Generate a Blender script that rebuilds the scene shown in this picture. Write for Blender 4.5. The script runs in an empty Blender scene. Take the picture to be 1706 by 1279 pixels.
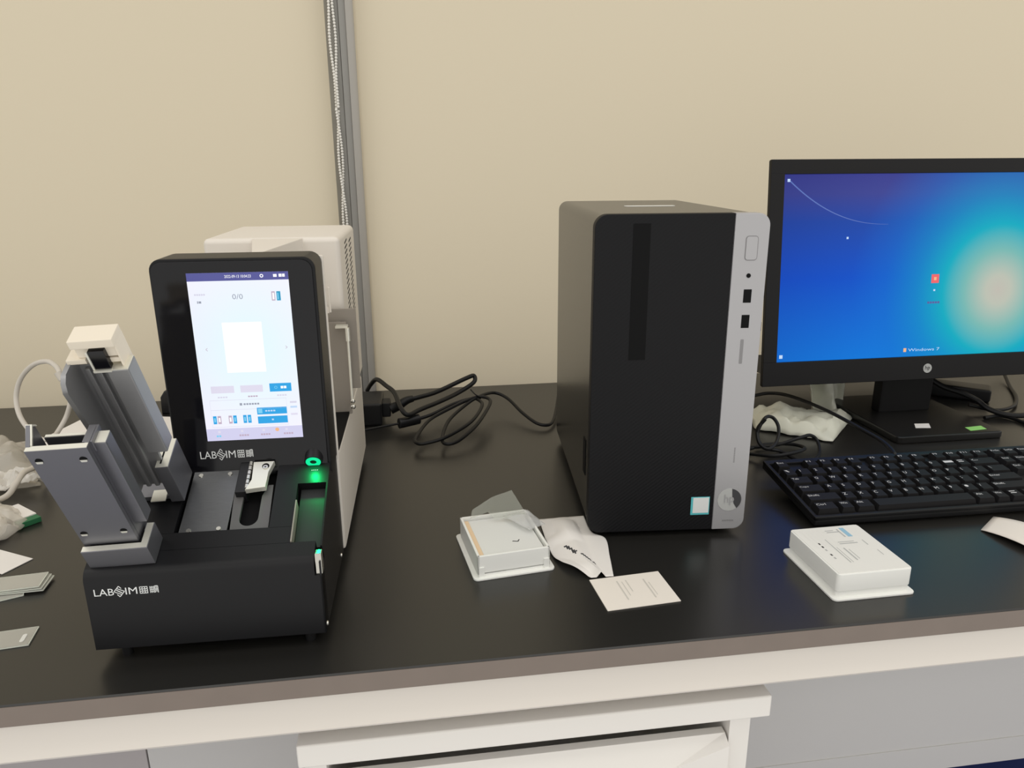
import bpy, bmesh, math, random
from mathutils import Matrix, Vector, noise
random.seed(7)
sc = bpy.context.scene
COL = sc.collection
Z0 = 0.75                     # height of the bench top above the floor

# ------------------------------------------------------------------ camera
def cam_setup():
    f, yaw, pitch, roll = 1226.1, 0.1374, 0.2882, -0.0071
    fw = Vector((math.sin(yaw)*math.cos(pitch), math.cos(yaw)*math.cos(pitch), -math.sin(pitch)))
    r = Vector((math.cos(yaw), -math.sin(yaw), 0)); u = r.cross(fw)
    r2 = r*math.cos(roll) + u*math.sin(roll); u2 = -r*math.sin(roll) + u*math.cos(roll)
    cd = bpy.data.cameras.new('camera'); co = bpy.data.objects.new('camera', cd); COL.objects.link(co)
    M = Matrix((r2, u2, -fw)).transposed().to_4x4()
    M.translation = Vector((-0.0744, -0.505, 0.3824 + Z0))
    co.matrix_world = M
    cd.sensor_fit = 'HORIZONTAL'; cd.sensor_width = 36.0; cd.lens = f/1706*36.0
    cd.clip_start = 0.02
    sc.camera = co
cam_setup()

# ------------------------------------------------------------------ world, lamps, exposure
w = bpy.data.worlds.new('world'); sc.world = w; w.use_nodes = True
bg = w.node_tree.nodes['Background']; bg.inputs[0].default_value = (1.0, 0.98, 0.94, 1); bg.inputs[1].default_value = 0.92
def area(name, loc, sx, sy, power, col=(1, 0.97, 0.92), target=None):
    d = bpy.data.lights.new(name, 'AREA'); d.shape = 'RECTANGLE'; d.size = sx; d.size_y = sy
    d.energy = power; d.color = col
    o = bpy.data.objects.new(name, d); COL.objects.link(o); o.location = loc
    if target is not None:
        o.rotation_euler = (Vector(target) - Vector(loc)).to_track_quat('-Z', 'Y').to_euler()
    return o
for i, (lx, ly) in enumerate(((-1.3, -0.5), (0.9, -0.5), (-1.3, -2.4), (0.9, -2.4))):
    area('ceiling_panel_light', (lx, ly, 2.75), 1.2, 0.6, 6)
vs = sc.view_settings
vs.view_transform = 'Standard'; vs.look = 'None'; vs.gamma = 1.0; vs.exposure = 0.0
try: vs.use_curve_mapping = False
except Exception: pass

# ------------------------------------------------------------------ materials
def lin(c):
    return tuple(((x/255)/12.92 if x/255 <= .04045 else ((x/255+.055)/1.055)**2.4) for x in c[:3]) + (1,)
def mat(name, rgb, rough=.5, metal=0., spec=.5, emit=0., alpha=1., trans=0., bump=0., bscale=200., var=0., aniso=None, ior=1.45):
    m = bpy.data.materials.new(name); m.use_nodes = True
    nt = m.node_tree; p = nt.nodes['Principled BSDF']
    c = lin(rgb)
    p.inputs['Base Color'].default_value = c
    p.inputs['Roughness'].default_value = rough; p.inputs['Metallic'].default_value = metal
    p.inputs['Specular IOR Level'].default_value = spec; p.inputs['IOR'].default_value = ior
    p.inputs['Alpha'].default_value = alpha; p.inputs['Transmission Weight'].default_value = trans
    if emit:
        p.inputs['Emission Color'].default_value = c; p.inputs['Emission Strength'].default_value = emit
        p.inputs['Base Color'].default_value = (0, 0, 0, 1)
    if bump or var:
        tc = nt.nodes.new('ShaderNodeTexCoord'); nz = nt.nodes.new('ShaderNodeTexNoise')
        mp = nt.nodes.new('ShaderNodeMapping'); nt.links.new(tc.outputs['Object'], mp.inputs[0])
        if aniso: mp.inputs['Scale'].default_value = aniso
        nt.links.new(mp.outputs[0], nz.inputs['Vector'])
        nz.inputs['Scale'].default_value = bscale; nz.inputs['Detail'].default_value = 3
        if bump:
            b = nt.nodes.new('ShaderNodeBump'); b.inputs['Strength'].default_value = bump; b.inputs['Distance'].default_value = .001
            nt.links.new(nz.outputs['Fac'], b.inputs['Height']); nt.links.new(b.outputs[0], p.inputs['Normal'])
        if var:
            r = nt.nodes.new('ShaderNodeMapRange'); r.inputs[3].default_value = 1-var; r.inputs[4].default_value = 1+var
            mx = nt.nodes.new('ShaderNodeVectorMath'); mx.operation = 'SCALE'
            mx.inputs[0].default_value = c[:3]
            nt.links.new(nz.outputs['Fac'], r.inputs[0]); nt.links.new(r.outputs[0], mx.inputs['Scale'])
            nt.links.new(mx.outputs[0], p.inputs['Base Color'])
    return m
def emat(name, rgb, s=1.0):
    m = bpy.data.materials.new(name); m.use_nodes = True; nt = m.node_tree
    p = nt.nodes['Principled BSDF']
    p.inputs['Base Color'].default_value = (.01, .01, .012, 1); p.inputs['Roughness'].default_value = .25
    p.inputs['Emission Color'].default_value = lin(rgb); p.inputs['Emission Strength'].default_value = s
    return m
def film(name, rgb, a, rough=.15, bump=0., bscale=60., spec=.5):
    return mat(name, rgb, rough=rough, alpha=a, bump=bump, bscale=bscale, spec=spec)
M = {}
def blind_mat():
    m = bpy.data.materials.new('blind_fabric'); m.use_nodes = True; nt = m.node_tree; nt.nodes.remove(nt.nodes['Principled BSDF'])
    N = nt.nodes.new; K = nt.links.new; out = nt.nodes['Material Output']
    d = N('ShaderNodeBsdfDiffuse'); d.inputs[0].default_value = (.255, .228, .172, 1)
    t = N('ShaderNodeBsdfTranslucent'); t.inputs[0].default_value = (.475, .420, .322, 1)
    a = N('ShaderNodeAddShader'); tc = N('ShaderNodeTexCoord'); nz = N('ShaderNodeTexNoise'); nz.inputs['Scale'].default_value = 900
    b = N('ShaderNodeBump'); b.inputs['Strength'].default_value = .1; b.inputs['Distance'].default_value = .0005
    K(tc.outputs['Object'], nz.inputs[0]); K(nz.outputs['Fac'], b.inputs['Height']); K(b.outputs[0], d.inputs['Normal'])
    K(d.outputs[0], a.inputs[0]); K(t.outputs[0], a.inputs[1]); K(a.outputs[0], out.inputs[0])
    return m
M['blind'] = blind_mat()
M['wall'] = mat('wall_paint', (205, 200, 188), .8)
M['floor'] = mat('floor_carpet', (40, 56, 118), .9, bump=.5, bscale=500, var=.2)
M['alu'] = mat('mullion_aluminium', (150, 148, 143), .5, metal=.1, spec=.4)
M['alu_light'] = mat('mullion_face', (170, 166, 159), .5, metal=.1, spec=.4)
M['bead'] = mat('bead_plastic', (240, 237, 230), .35)
M['bench'] = mat('bench_top_black', (34, 33, 31), .30, spec=.75, bump=.03, bscale=1500, var=.08)
M['bench_edge'] = mat('bench_edge', (127, 116, 108), .55, spec=.3, bscale=30, var=.08)
M['white_steel'] = mat('white_powder_coat', (226, 219, 210), .45, spec=.4)
M['grey_steel'] = mat('grey_panel', (212, 210, 207), .6, spec=.3)
M['grey_steel2'] = mat('grey_panel_mauve', (186, 180, 179), .6, spec=.3)
M['cab_white'] = mat('cabinet_white', (232, 228, 222), .45, spec=.4)
M['black_matte'] = mat('black_powder_coat', (20, 20, 22), .42, spec=.32, bump=.06, bscale=2500)
M['black_gloss'] = mat('black_glass', (14, 14, 18), .12, spec=.45)
M['black_plastic'] = mat('black_plastic', (24, 24, 26), .42, spec=.45)
M['black_dark'] = mat('black_recess', (9, 9, 10), .7, spec=.2)
M['rubber'] = mat('black_rubber', (17, 17, 18), .48, spec=.4)
M['chan'] = mat('channel_grey', (48, 50, 50), .5, metal=.3)
M['white_case'] = mat('white_case', (226, 219, 209), .5, spec=.35, bump=.05, bscale=1500)
M['taupe'] = mat('taupe_grey_metal', (150, 143, 134), .5, metal=.2, spec=.4)
M['silver'] = mat('anodised_aluminium', (126, 126, 131), .42, metal=.8, spec=.5, bump=.05, bscale=1800)
M['silver_rail'] = mat('rail_aluminium', (152, 152, 153), .45, metal=.7, spec=.5)
M['silver_bright'] = mat('bright_and_lit_aluminium', (232, 230, 218), .35, metal=.5)  # bright metal parts; on the hoppers it also paints lit top faces
M['gunmetal'] = mat('brushed_gunmetal', (112, 113, 114), .38, metal=.8, bump=.08, bscale=160, aniso=(1, 6, 1), var=.1)
M['grey_plate'] = mat('grey_plate', (104, 103, 102), .5, metal=.4)
M['steel'] = mat('screw_steel', (205, 203, 195), .25, metal=.9)
M['bone'] = mat('sensor_cap_cream', (232, 222, 204), .5, spec=.3)
M['print_white'] = mat('printed_white', (225, 227, 226), .6, spec=.2)
M['print_grey'] = mat('printed_grey', (180, 181, 179), .7, spec=.2)
M['print_pale'] = mat('printed_pale_grey', (204, 200, 192), .7, spec=.2)
M['print_mid'] = mat('printed_mid_grey', (138, 137, 138), .6, spec=.2)
M['print_dark'] = mat('printed_dark', (70, 70, 72), .7, spec=.2)
M['print_blue'] = mat('printed_blue', (150, 190, 212), .7, spec=.2)
M['cable_grey'] = mat('cable_light_grey', (196, 189, 178), .45, spec=.35)
M['tower_black'] = mat('tower_steel_black', (24, 24, 23), .27, spec=.8, bump=.03, bscale=2500)
M['tower_silver'] = mat('tower_silver_strip', (176, 175, 177), .42, metal=.35, spec=.4)
M['mon_black'] = mat('monitor_black', (20, 19, 20), .42, spec=.28)
M['base_black'] = mat('stand_base_black', (30, 29, 28), .3, spec=.6)
M['key_black'] = mat('key_black', (29, 28, 29), .55, spec=.22)
M['kb_black'] = mat('keyboard_black', (25, 25, 26), .45, spec=.3)
M['legend'] = mat('key_legend', (205, 205, 206), .6, spec=.2)
M['box_white'] = mat('white_polystyrene', (238, 238, 233), .42, spec=.4)
M['box_label'] = mat('white_label', (228, 227, 221), .6, spec=.2)
M['paper'] = mat('white_paper', (232, 228, 223), .75, spec=.2, var=.02, bscale=40)
M['paper_cream'] = mat('card_cream', (233, 226, 216), .7, spec=.2)
M['orange_edge'] = mat('amber_glass_edge', (232, 204, 168), .4)
M['glass_fill'] = mat('cover_glass_stack', (226, 227, 224), .25, spec=.5)
M['film'] = film('clear_film', (205, 208, 196), .22, rough=.12, spec=.6)
M['film_milk'] = film('milky_film', (228, 229, 228), .42, rough=.2)
M['bag'] = film('crinkled_clear_bag', (232, 226, 214), .32, rough=.1, bump=.8, bscale=70, spec=1.0)
M['bag_dense'] = film('gathered_clear_bag', (236, 231, 222), .6, rough=.12, bump=1.0, bscale=150, spec=.8)
M['bag_white'] = film('white_poly_bag', (230, 230, 214), 1.0, rough=.3, bump=.3, bscale=50)
M['slide'] = film('slide_glass', (206, 204, 194), .60, rough=.08, spec=.6)
M['slide_edge'] = film('slide_glass_edge', (228, 232, 220), .95, rough=.15, spec=.6)
M['green_card'] = mat('green_card', (42, 108, 70), .55)
M['green_sticker'] = mat('green_sticker', (150, 214, 118), .6)
M['teal'] = mat('teal_sticker', (92, 190, 196), .4)
M['amber_lamp'] = emat('amber_indicator', (240, 150, 110), .8)
M['pcb_white'] = mat('white_sticker', (236, 232, 228), .6)
M['ring'] = emat('green_ring', (10, 240, 160), 1.0)
E = lambda n, c, s=1.0: emat('lcd_'+n, c, s)
L = dict(head=E('header', (76, 78, 148)), white=E('white', (255, 255, 255), 1.05), grey=E('grey', (150, 156, 172)), pale=E('pale', (222, 218, 236)),
         blue=E('blue', (0, 160, 226)), teal=E('teal', (0, 150, 190)), pink=E('pink', (190, 170, 190)), orange=E('orange', (240, 180, 130)),
         bar=E('bar', (208, 206, 236)), cyan=E('cyan', (120, 205, 240)), red=E('red', (235, 90, 96)), light=E('light', (190, 215, 245)), lineg=E('line', (214, 212, 230)))

def lcd_bg():
    m = bpy.data.materials.new('lcd_background'); m.use_nodes = True; nt = m.node_tree; p = nt.nodes['Principled BSDF']
    p.inputs['Base Color'].default_value = (.01, .01, .012, 1); p.inputs['Roughness'].default_value = .25
    tc = nt.nodes.new('ShaderNodeTexCoord'); mp = nt.nodes.new('ShaderNodeMapping'); g = nt.nodes.new('ShaderNodeTexGradient'); g.gradient_type = 'SPHERICAL'
    mp.inputs['Location'].default_value = (-.122*14, 0, -.232*12); mp.inputs['Scale'].default_value = (14, 0, 12)
    r = nt.nodes.new('ShaderNodeValToRGB'); r.color_ramp.elements[0].color = lin((242, 240, 254)); r.color_ramp.elements[1].color = lin((222, 247, 250))
    nt.links.new(tc.outputs['Object'], mp.inputs[0]); nt.links.new(mp.outputs[0], g.inputs[0]); nt.links.new(g.outputs['Fac'], r.inputs[0])
    nt.links.new(r.outputs[0], p.inputs['Emission Color']); p.inputs['Emission Strength'].default_value = 1.0
    return m
M['lcd_bg'] = lcd_bg()
def desktop_mat():
    m = bpy.data.materials.new('desktop_wallpaper'); m.use_nodes = True; nt = m.node_tree; p = nt.nodes['Principled BSDF']
    p.inputs['Base Color'].default_value = (.004, .004, .005, 1); p.inputs['Roughness'].default_value = .4; p.inputs['Specular IOR Level'].default_value = .12
    N = nt.nodes.new; K = nt.links.new
    tc = N('ShaderNodeTexCoord'); sp = N('ShaderNodeSeparateXYZ'); K(tc.outputs['Object'], sp.inputs[0])
    # vertical base
    mz = N('ShaderNodeMapRange'); mz.inputs[1].default_value = .035; mz.inputs[2].default_value = .294; K(sp.outputs['Z'], mz.inputs[0])
    rv = N('ShaderNodeValToRGB'); e = rv.color_ramp.elements
    e[0].position = 0; e[0].color = lin((0, 128, 232)); e[1].position = 1; e[1].color = lin((62, 66, 150))
    x = e.new(.45); x.color = lin((0, 88, 214)); x = e.new(.75); x.color = lin((32, 78, 178)); x = e.new(.9); x.color = lin((66, 74, 156))
    K(mz.outputs[0], rv.inputs[0])
    # dark left edge
    mx = N('ShaderNodeMapRange'); mx.inputs[1].default_value = .02; mx.inputs[2].default_value = .17; K(sp.outputs['X'], mx.inputs[0])
    rx = N('ShaderNodeValToRGB'); rx.color_ramp.elements[0].color = (.42, .5, .72, 1); rx.color_ramp.elements[1].color = (1, 1, 1, 1); K(mx.outputs[0], rx.inputs[0])
    m1 = N('ShaderNodeMix'); m1.data_type = 'RGBA'; m1.blend_type = 'MULTIPLY'; m1.inputs[0].default_value = .55
    K(rv.outputs[0], m1.inputs[6]); K(rx.outputs[0], m1.inputs[7])
    # glow
    mp = N('ShaderNodeMapping'); mp.inputs['Location'].default_value = (-.362, 0, -.128); K(tc.outputs['Object'], mp.inputs[0])
    vm = N('ShaderNodeVectorMath'); vm.operation = 'MULTIPLY'; vm.inputs[1].default_value = (1, 0, .95); K(mp.outputs[0], vm.inputs[0])
    ln = N('ShaderNodeVectorMath'); ln.operation = 'LENGTH'; K(vm.outputs[0], ln.inputs[0])
    rg = N('ShaderNodeValToRGB'); e = rg.color_ramp.elements
    e[0].position = 0; e[0].color = lin((205, 200, 188)); e[1].position = .30; e[1].color = lin((0, 100, 220))
    for ps, c in ((.02, (200, 205, 190)), (.055, (128, 196, 190)), (.088, (0, 182, 204)), (.13, (0, 152, 212)), (.18, (0, 124, 220))):
        q = e.new(ps); q.color = lin(c)
    K(ln.outputs['Value'], rg.inputs[0])
    fa = N('ShaderNodeMapRange'); fa.inputs[1].default_value = .09; fa.inputs[2].default_value = .235; fa.inputs[3].default_value = 1; fa.inputs[4].default_value = 0; K(ln.outputs['Value'], fa.inputs[0])
    m2 = N('ShaderNodeMix'); m2.data_type = 'RGBA'; K(fa.outputs[0], m2.inputs[0]); K(m1.outputs[2], m2.inputs[6]); K(rg.outputs[0], m2.inputs[7])
    K(m2.outputs[2], p.inputs['Emission Color']); p.inputs['Emission Strength'].default_value = .86
    return m
M['desktop'] = desktop_mat()
def bezel_pattern():
    m = mat('tower_bezel_black', (21, 21, 23), .55, spec=.22); nt = m.node_tree; p = nt.nodes['Principled BSDF']
    tc = nt.nodes.new('ShaderNodeTexCoord'); mp = nt.nodes.new('ShaderNodeMapping'); wv = nt.nodes.new('ShaderNodeTexWave')
    mp.inputs['Rotation'].default_value = (0, math.radians(-52), 0)
    wv.bands_direction = 'X'; wv.inputs['Scale'].default_value = 95; wv.inputs['Distortion'].default_value = .6
    nz = nt.nodes.new('ShaderNodeTexNoise'); nz.inputs['Scale'].default_value = 60
    b = nt.nodes.new('ShaderNodeBump'); b.inputs['Strength'].default_value = .35; b.inputs['Distance'].default_value = .0006
    mu = nt.nodes.new('ShaderNodeMath'); mu.operation = 'MULTIPLY'
    nt.links.new(tc.outputs['Object'], mp.inputs[0]); nt.links.new(mp.outputs[0], wv.inputs[0]); nt.links.new(tc.outputs['Object'], nz.inputs[0])
    nt.links.new(wv.outputs['Fac'], mu.inputs[0]); nt.links.new(nz.outputs['Fac'], mu.inputs[1])
    nt.links.new(mu.outputs[0], b.inputs['Height']); nt.links.new(b.outputs[0], p.inputs['Normal'])
    return m
M['bezel'] = bezel_pattern()

# ------------------------------------------------------------------ mesh builder
def catmull(pts, sub=6, closed=False):
    P = [Vector(p) for p in pts]; n = len(P); out = []
    rng = range(n if closed else n-1)
    for i in rng:
        a = P[(i-1) % n] if (closed or i > 0) else P[0]*2-P[1]
        b = P[i]; c = P[(i+1) % n]
        d = P[(i+2) % n] if (closed or i+2 < n) else P[-1]*2-P[-2]
        for k in range(sub):
            t = k/sub
            out.append(.5*((2*b)+(-a+c)*t+(2*a-5*b+4*c-d)*t*t+(-a+3*b-3*c+d)*t**3))
    if not closed: out.append(P[-1])
    return out
class MB:
    def __init__(s, *mats):
        s.bm = bmesh.new(); s.mats = []; s.mi = 0; s.F = Matrix.Identity(4)
        for m in mats: s.m(m)
        s.mi = 0
    def m(s, m):
        m = M[m] if isinstance(m, str) else m
        if m not in s.mats: s.mats.append(m)
        s.mi = s.mats.index(m); return s
    def _fin(s, vs, fs):
        for f in fs: f.material_index = s.mi
        bmesh.ops.transform(s.bm, matrix=s.F, verts=vs)
    def _bev(s, faces, bev, seg, edges=None):
        if bev <= 0: 
            return faces
        es = edges if edges is not None else list({e for f in faces for e in f.edges})
        before = set(s.bm.faces)-set(faces)
        bmesh.ops.bevel(s.bm, geom=es, offset=bev, segments=seg, affect='EDGES', profile=.5, clamp_overlap=True)
        return [f for f in s.bm.faces if f not in before]
    def box(s, x0, x1, y0, y1, z0, z1, bev=0, seg=2):
        v = [s.bm.verts.new((x, y, z)) for z in (z0, z1) for y in (y0, y1) for x in (x0, x1)]
        fs = [s.bm.faces.new([v[i] for i in q]) for q in ((0, 2, 3, 1), (4, 5, 7, 6), (0, 1, 5, 4), (2, 6, 7, 3), (0, 4, 6, 2), (1, 3, 7, 5))]
        fs = s._bev(fs, bev, seg)
        s._fin(list({v for f in fs for v in f.verts}), fs); return s
    def prism(s, poly, a0, a1, axis='y', bev=0, seg=2):
        """poly: 2-D points; axis: extrusion axis. x: (y,z)  y: (x,z)  z: (x,y)"""
        def mk(p, a):
            return {'x': (a, p[0], p[1]), 'y': (p[0], a, p[1]), 'z': (p[0], p[1], a)}[axis]
        A = [s.bm.verts.new(mk(p, a0)) for p in poly]; Bv = [s.bm.verts.new(mk(p, a1)) for p in poly]
        n = len(poly); fs = [s.bm.faces.new(A), s.bm.faces.new(Bv[::-1])]
        caps = list(fs)
        for i in range(n): fs.append(s.bm.faces.new((A[i], Bv[i], Bv[(i+1) % n], A[(i+1) % n])))
        bmesh.ops.recalc_face_normals(s.bm, faces=fs)
        if bev: fs = s._bev(fs, bev, seg, list({e for f in caps for e in f.edges}))
        s._fin(list({v for f in fs for v in f.verts}), fs); return s
    def frustum(s, b, t, z0, z1):
        """b, t: (x0,x1,y0,y1) of the bottom and top"""
        v = [s.bm.verts.new((x, y, z)) for (q, z) in ((b, z0), (t, z1)) for y in q[2:] for x in q[:2]]
        fs = [s.bm.faces.new([v[i] for i in q]) for q in ((0, 2, 3, 1), (4, 5, 7, 6), (0, 1, 5, 4), (2, 6, 7, 3), (0, 4, 6, 2), (1, 3, 7, 5))]
        s._fin(v, fs); return s
    def cyl(s, p0, p1, r0, r1=None, n=20, cap=True):
        r1 = r0 if r1 is None else r1
        p0 = Vector(p0); p1 = Vector(p1); d = (p1-p0).normalized()
        a = d.orthogonal().normalized(); b = d.cross(a)
        A = []; Bv = []
        for i in range(n):
            t = 2*math.pi*i/n; o = a*math.cos(t)+b*math.sin(t)
            A.append(s.bm.verts.new(p0+o*r0)); Bv.append(s.bm.verts.new(p1+o*r1))
        fs = [s.bm.faces.new((A[i], A[(i+1) % n], Bv[(i+1) % n], Bv[i])) for i in range(n)]
        if cap: fs += [s.bm.faces.new(A[::-1]), s.bm.faces.new(Bv)]
        s._fin(A+Bv, fs); return s
    def annulus(s, c, d, r0, r1, h, n=32):
        c = Vector(c); d = Vector(d).normalized(); a = d.orthogonal().normalized(); b = d.cross(a)
        R = []
        for (r, k) in ((r0, 0), (r1, 0), (r1, h), (r0, h)):
            R.append([s.bm.verts.new(c+d*k+(a*math.cos(2*math.pi*i/n)+b*math.sin(2*math.pi*i/n))*r) for i in range(n)])
        fs = []
        for q in range(4):
            for i in range(n):
                fs.append(s.bm.faces.new((R[q][i], R[q][(i+1) % n], R[(q+1) % 4][(i+1) % n], R[(q+1) % 4][i])))
        bmesh.ops.recalc_face_normals(s.bm, faces=fs)
        s._fin([v for r in R for v in r], fs); return s
    def sphere(s, c, r, u=10, v=7, sc=(1, 1, 1)):
        g = bmesh.ops.create_uvsphere(s.bm, u_segments=u, v_segments=v, radius=r)
        vs = g['verts']
        for q in vs: q.co = Vector((q.co.x*sc[0], q.co.y*sc[1], q.co.z*sc[2]))+Vector(c)
        s._fin(vs, list({f for q in vs for f in q.link_faces})); return s
    def tube(s, pts, r, n=10, sub=6, closed=False, taper=None):
        P = catmull(pts, sub, closed) if sub else [Vector(p) for p in pts]
        m = len(P); rings = []; prev = None
        for i, p in enumerate(P):
            t = (P[(i+1) % m]-P[i-1]) if closed or 0 < i < m-1 else (P[1]-P[0] if i == 0 else P[-1]-P[-2])
            t.normalize()
            a = t.orthogonal().normalized() if prev is None else (prev-t*prev.dot(t)).normalized()
            prev = a; b = t.cross(a)
            rr = r if taper is None else taper(i/(m-1))*r
            rings.append([s.bm.verts.new(p+(a*math.cos(2*math.pi*k/n)+b*math.sin(2*math.pi*k/n))*rr) for k in range(n)])
        fs = []
        for i in range(m if closed else m-1):
            A, Bv = rings[i], rings[(i+1) % m]
            for k in range(n): fs.append(s.bm.faces.new((A[k], A[(k+1) % n], Bv[(k+1) % n], Bv[k])))
        if not closed: fs += [s.bm.faces.new(rings[0][::-1]), s.bm.faces.new(rings[-1])]
        s._fin([v for q in rings for v in q], fs); return s
    def quad(s, *p):
        v = [s.bm.verts.new(q) for q in p]; f = s.bm.faces.new(v); s._fin(v, [f]); return s
    def grid(s, fn, nu, nv):
        V = [[s.bm.verts.new(fn(i/nu, j/nv)) for j in range(nv+1)] for i in range(nu+1)]
        fs = [s.bm.faces.new((V[i][j], V[i+1][j], V[i+1][j+1], V[i][j+1])) for i in range(nu) for j in range(nv)]
        s._fin([v for r in V for v in r], fs); return s
    def text(s, body, Mx, width=None, height=None, ext=0.0):
        """lettering in the plane of Mx (x right, y up)"""
        c = bpy.data.curves.new('lettering', 'FONT'); c.body = body; c.size = 1; c.resolution_u = 2; c.extrude = 0
        o = bpy.data.objects.new('lettering', c); COL.objects.link(o)
        dg = bpy.context.evaluated_depsgraph_get(); me = o.evaluated_get(dg).to_mesh()
        xs = [v.co.x for v in me.vertices]; ys = [v.co.y for v in me.vertices]
        if xs:
            x0, x1, y0, y1 = min(xs), max(xs), min(ys), max(ys)
            sx = (width/(x1-x0)) if width else None; sy = (height/(y1-y0)) if height else None
            sx = sx or sy; sy = sy or sx
            vs = [s.bm.verts.new(Mx @ Vector(((v.co.x-x0)*sx, (v.co.y-y0)*sy, ext))) for v in me.vertices]
            fs = []
            for p in me.polygons:
                try: fs.append(s.bm.faces.new([vs[i] for i in p.vertices]))
                except ValueError: pass
            s._fin(vs, fs)
        o.evaluated_get(dg).to_mesh_clear()
        bpy.data.objects.remove(o); bpy.data.curves.remove(c)
        return s
    def build(s, name, parent=None, smooth=35, recalc=False, solid=0):
        if recalc: bmesh.ops.recalc_face_normals(s.bm, faces=s.bm.faces)
        me = bpy.data.meshes.new(name); s.bm.to_mesh(me); s.bm.free()
        for m in s.mats: me.materials.append(m)
        if smooth:
            me.shade_smooth(); me.set_sharp_from_angle(angle=math.radians(smooth))
        o = bpy.data.objects.new(name, me); COL.objects.link(o)
        if parent: o.parent = parent
        if smooth:
            wn = o.modifiers.new('weighted_normals', 'WEIGHTED_NORMAL'); wn.keep_sharp = True; wn.weight = 80
        if solid:
            md = o.modifiers.new('thickness', 'SOLIDIFY'); md.thickness = solid; md.offset = 1
        return o
def tag(o, label, cat, group=None, kind=None):
    o['label'] = label; o['category'] = cat
    if group: o['group'] = group
    if kind: o['kind'] = kind
    return o
def thing(name, label, cat, loc=(0, 0, 0), rz=0., group=None, rx=0., ry=0.):
    o = bpy.data.objects.new(name, None); o.empty_display_size = .02; COL.objects.link(o)
    o.location = (loc[0], loc[1], loc[2]+Z0); o.rotation_euler = (rx, ry, rz)
    return tag(o, label, cat, group)
def struct(o):
    o['kind'] = 'structure'; return o
def lift(o): o.location.z += Z0; return o
def frame(o, x, y, z):
    return Matrix(((x[0], y[0], z[0], o[0]), (x[1], y[1], z[1], o[1]), (x[2], y[2], z[2], o[2]), (0, 0, 0, 1)))
def rrect(x0, x1, z0, z1, r, n=6, which='abcd'):
    """rounded rectangle, corners a=bl b=br c=tr d=tl"""
    out = []
    for k, (cx, cz, a) in zip('abcd', ((x0+r, z0+r, 180), (x1-r, z0+r, 270), (x1-r, z1-r, 0), (x0+r, z1-r, 90))):
        if k in which:
            for i in range(n+1):
                t = math.radians(a+90*i/n); out.append((cx+r*math.cos(t), cz+r*math.sin(t)))
        else:
            out.append({'a': (x0, z0), 'b': (x1, z0), 'c': (x1, z1), 'd': (x0, z1)}[k])
    return out
XZ = lambda x, y, z: frame((x, y, z), (1, 0, 0), (0, 0, 1), (0, -1, 0))      # lettering on a face looking at -y

# ------------------------------------------------------------------ the setting
D = 0.7686
lo = lambda z: z
struct(MB('floor').box(-3.2, 3.2, -.3, D+.3, -.02, 0).build('floor', smooth=0))
struct(MB('wall').box(-3.2, 3.2, D+.10, D+.3, 0, .70).box(-3.2, 3.2, D+.10, D+.3, 2.4, 2.9).build('wall_back', smooth=0))
o = MB('alu')
b = MB('alu')
b.box(-.189, -.138, D+.036, D+.046, 0, 2.3)
b.box(-.189, -.167, D+.032, D+.037, 0, 2.3, .001)
b.box(-.1665, -.1555, D+.028, D+.037, 0, 2.3, .001)
b.m('alu_light').box(-.1555, -.138, D+.022, D+.037, 0, 2.3, .0015)
b.m('alu').box(-3.0, 3.0, D+.10, D+.16, .68, .72); b.box(-3.0, 3.0, D+.10, D+.16, 2.38, 2.42)
struct(b.build('window_1', smooth=0))

# roller blinds
def blind(x0, x1, label):
    t = thing('roller_blind', label, 'roller blind', (0, D+.018, 1.4))
    MB('blind').quad((x0, 0, -1.62), (x1, 0, -1.62), (x1, 0, 0), (x0, 0, 0)).build('fabric', t, smooth=0)
    b = MB('white_steel'); b.cyl((x0, .0, .03), (x1, .0, .03), .03, n=24); b.build('roller_tube', t)
    MB('white_steel').cyl((x0, 0, -1.62), (x1, 0, -1.62), .008, n=12).build('hem_bar', t)
    return t
bl = blind(-1.75, -.187, 'cream roller blind on the left with beaded pull chain along its edge')
blind(-.1425, 1.9, 'cream roller blind on the right behind the computer tower and monitor')
b = MB('bead')
def strand(k, z):
    a = 1.0 if z > .53 else 0
    sep = .0036*max(0., min(1., (z-.47)/.14)) + .0019
    x = -.1775 + (k-.5)*2*sep*(.75+.25*math.cos(z*55)) if z > .47 else -.1778 + (k-.5)*2*.0030*math.cos(z*30+.6)
    return Vector((x, .012 + .0022*math.sin(z*30+k*3.1), 0))
z = 1.38
while z > .06:
    for k in (0, 1):
        p = strand(k, z); b.sphere((p.x, p.y-.004+.0, z-1.4+(.0022 if k else 0)), .0023, 7, 5)
    z -= .0046
b.build('bead_chain', bl)

# ------------------------------------------------------------------ bench
wt = MB('bench')
wt.prism([(0, -.0012), (.0012, 0), (D, 0), (D, -.019), (0, -.019)], -1.7, 1.85, 'x')
wt.m('bench_edge').box(-1.7, 1.85, -.0006, .0, -.0185, -.0014)
o = wt.build('worktop', smooth=0); lift(o)
tag(o, 'long black laboratory worktop with grey brown front edge', 'worktop')
bench = thing('bench_frame', 'white steel bench frame with rail and grey back panels under the worktop', 'bench frame', (0, 0, 0))
b = MB('white_steel'); b.prism([(.012, -.019), (.0125, -.040), (.009, -.0585), (.011, -.0615), (.05, -.0615), (.05, -.019)], -1.7, 1.85, 'x'); b.build('front_rail', bench)
b = MB('grey_steel2'); b.box(-1.69, -.4265, .3, .315, -.494, -.02, .001); b.build('back_panel', bench)
b = MB('grey_steel'); b.box(-.4245, 1.84, .298, .315, -.494, -.02, .002); b.box(-.4245, 1.84, .2965, .299, -.494, -.4505, .001); b.build('back_panel', bench)
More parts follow.
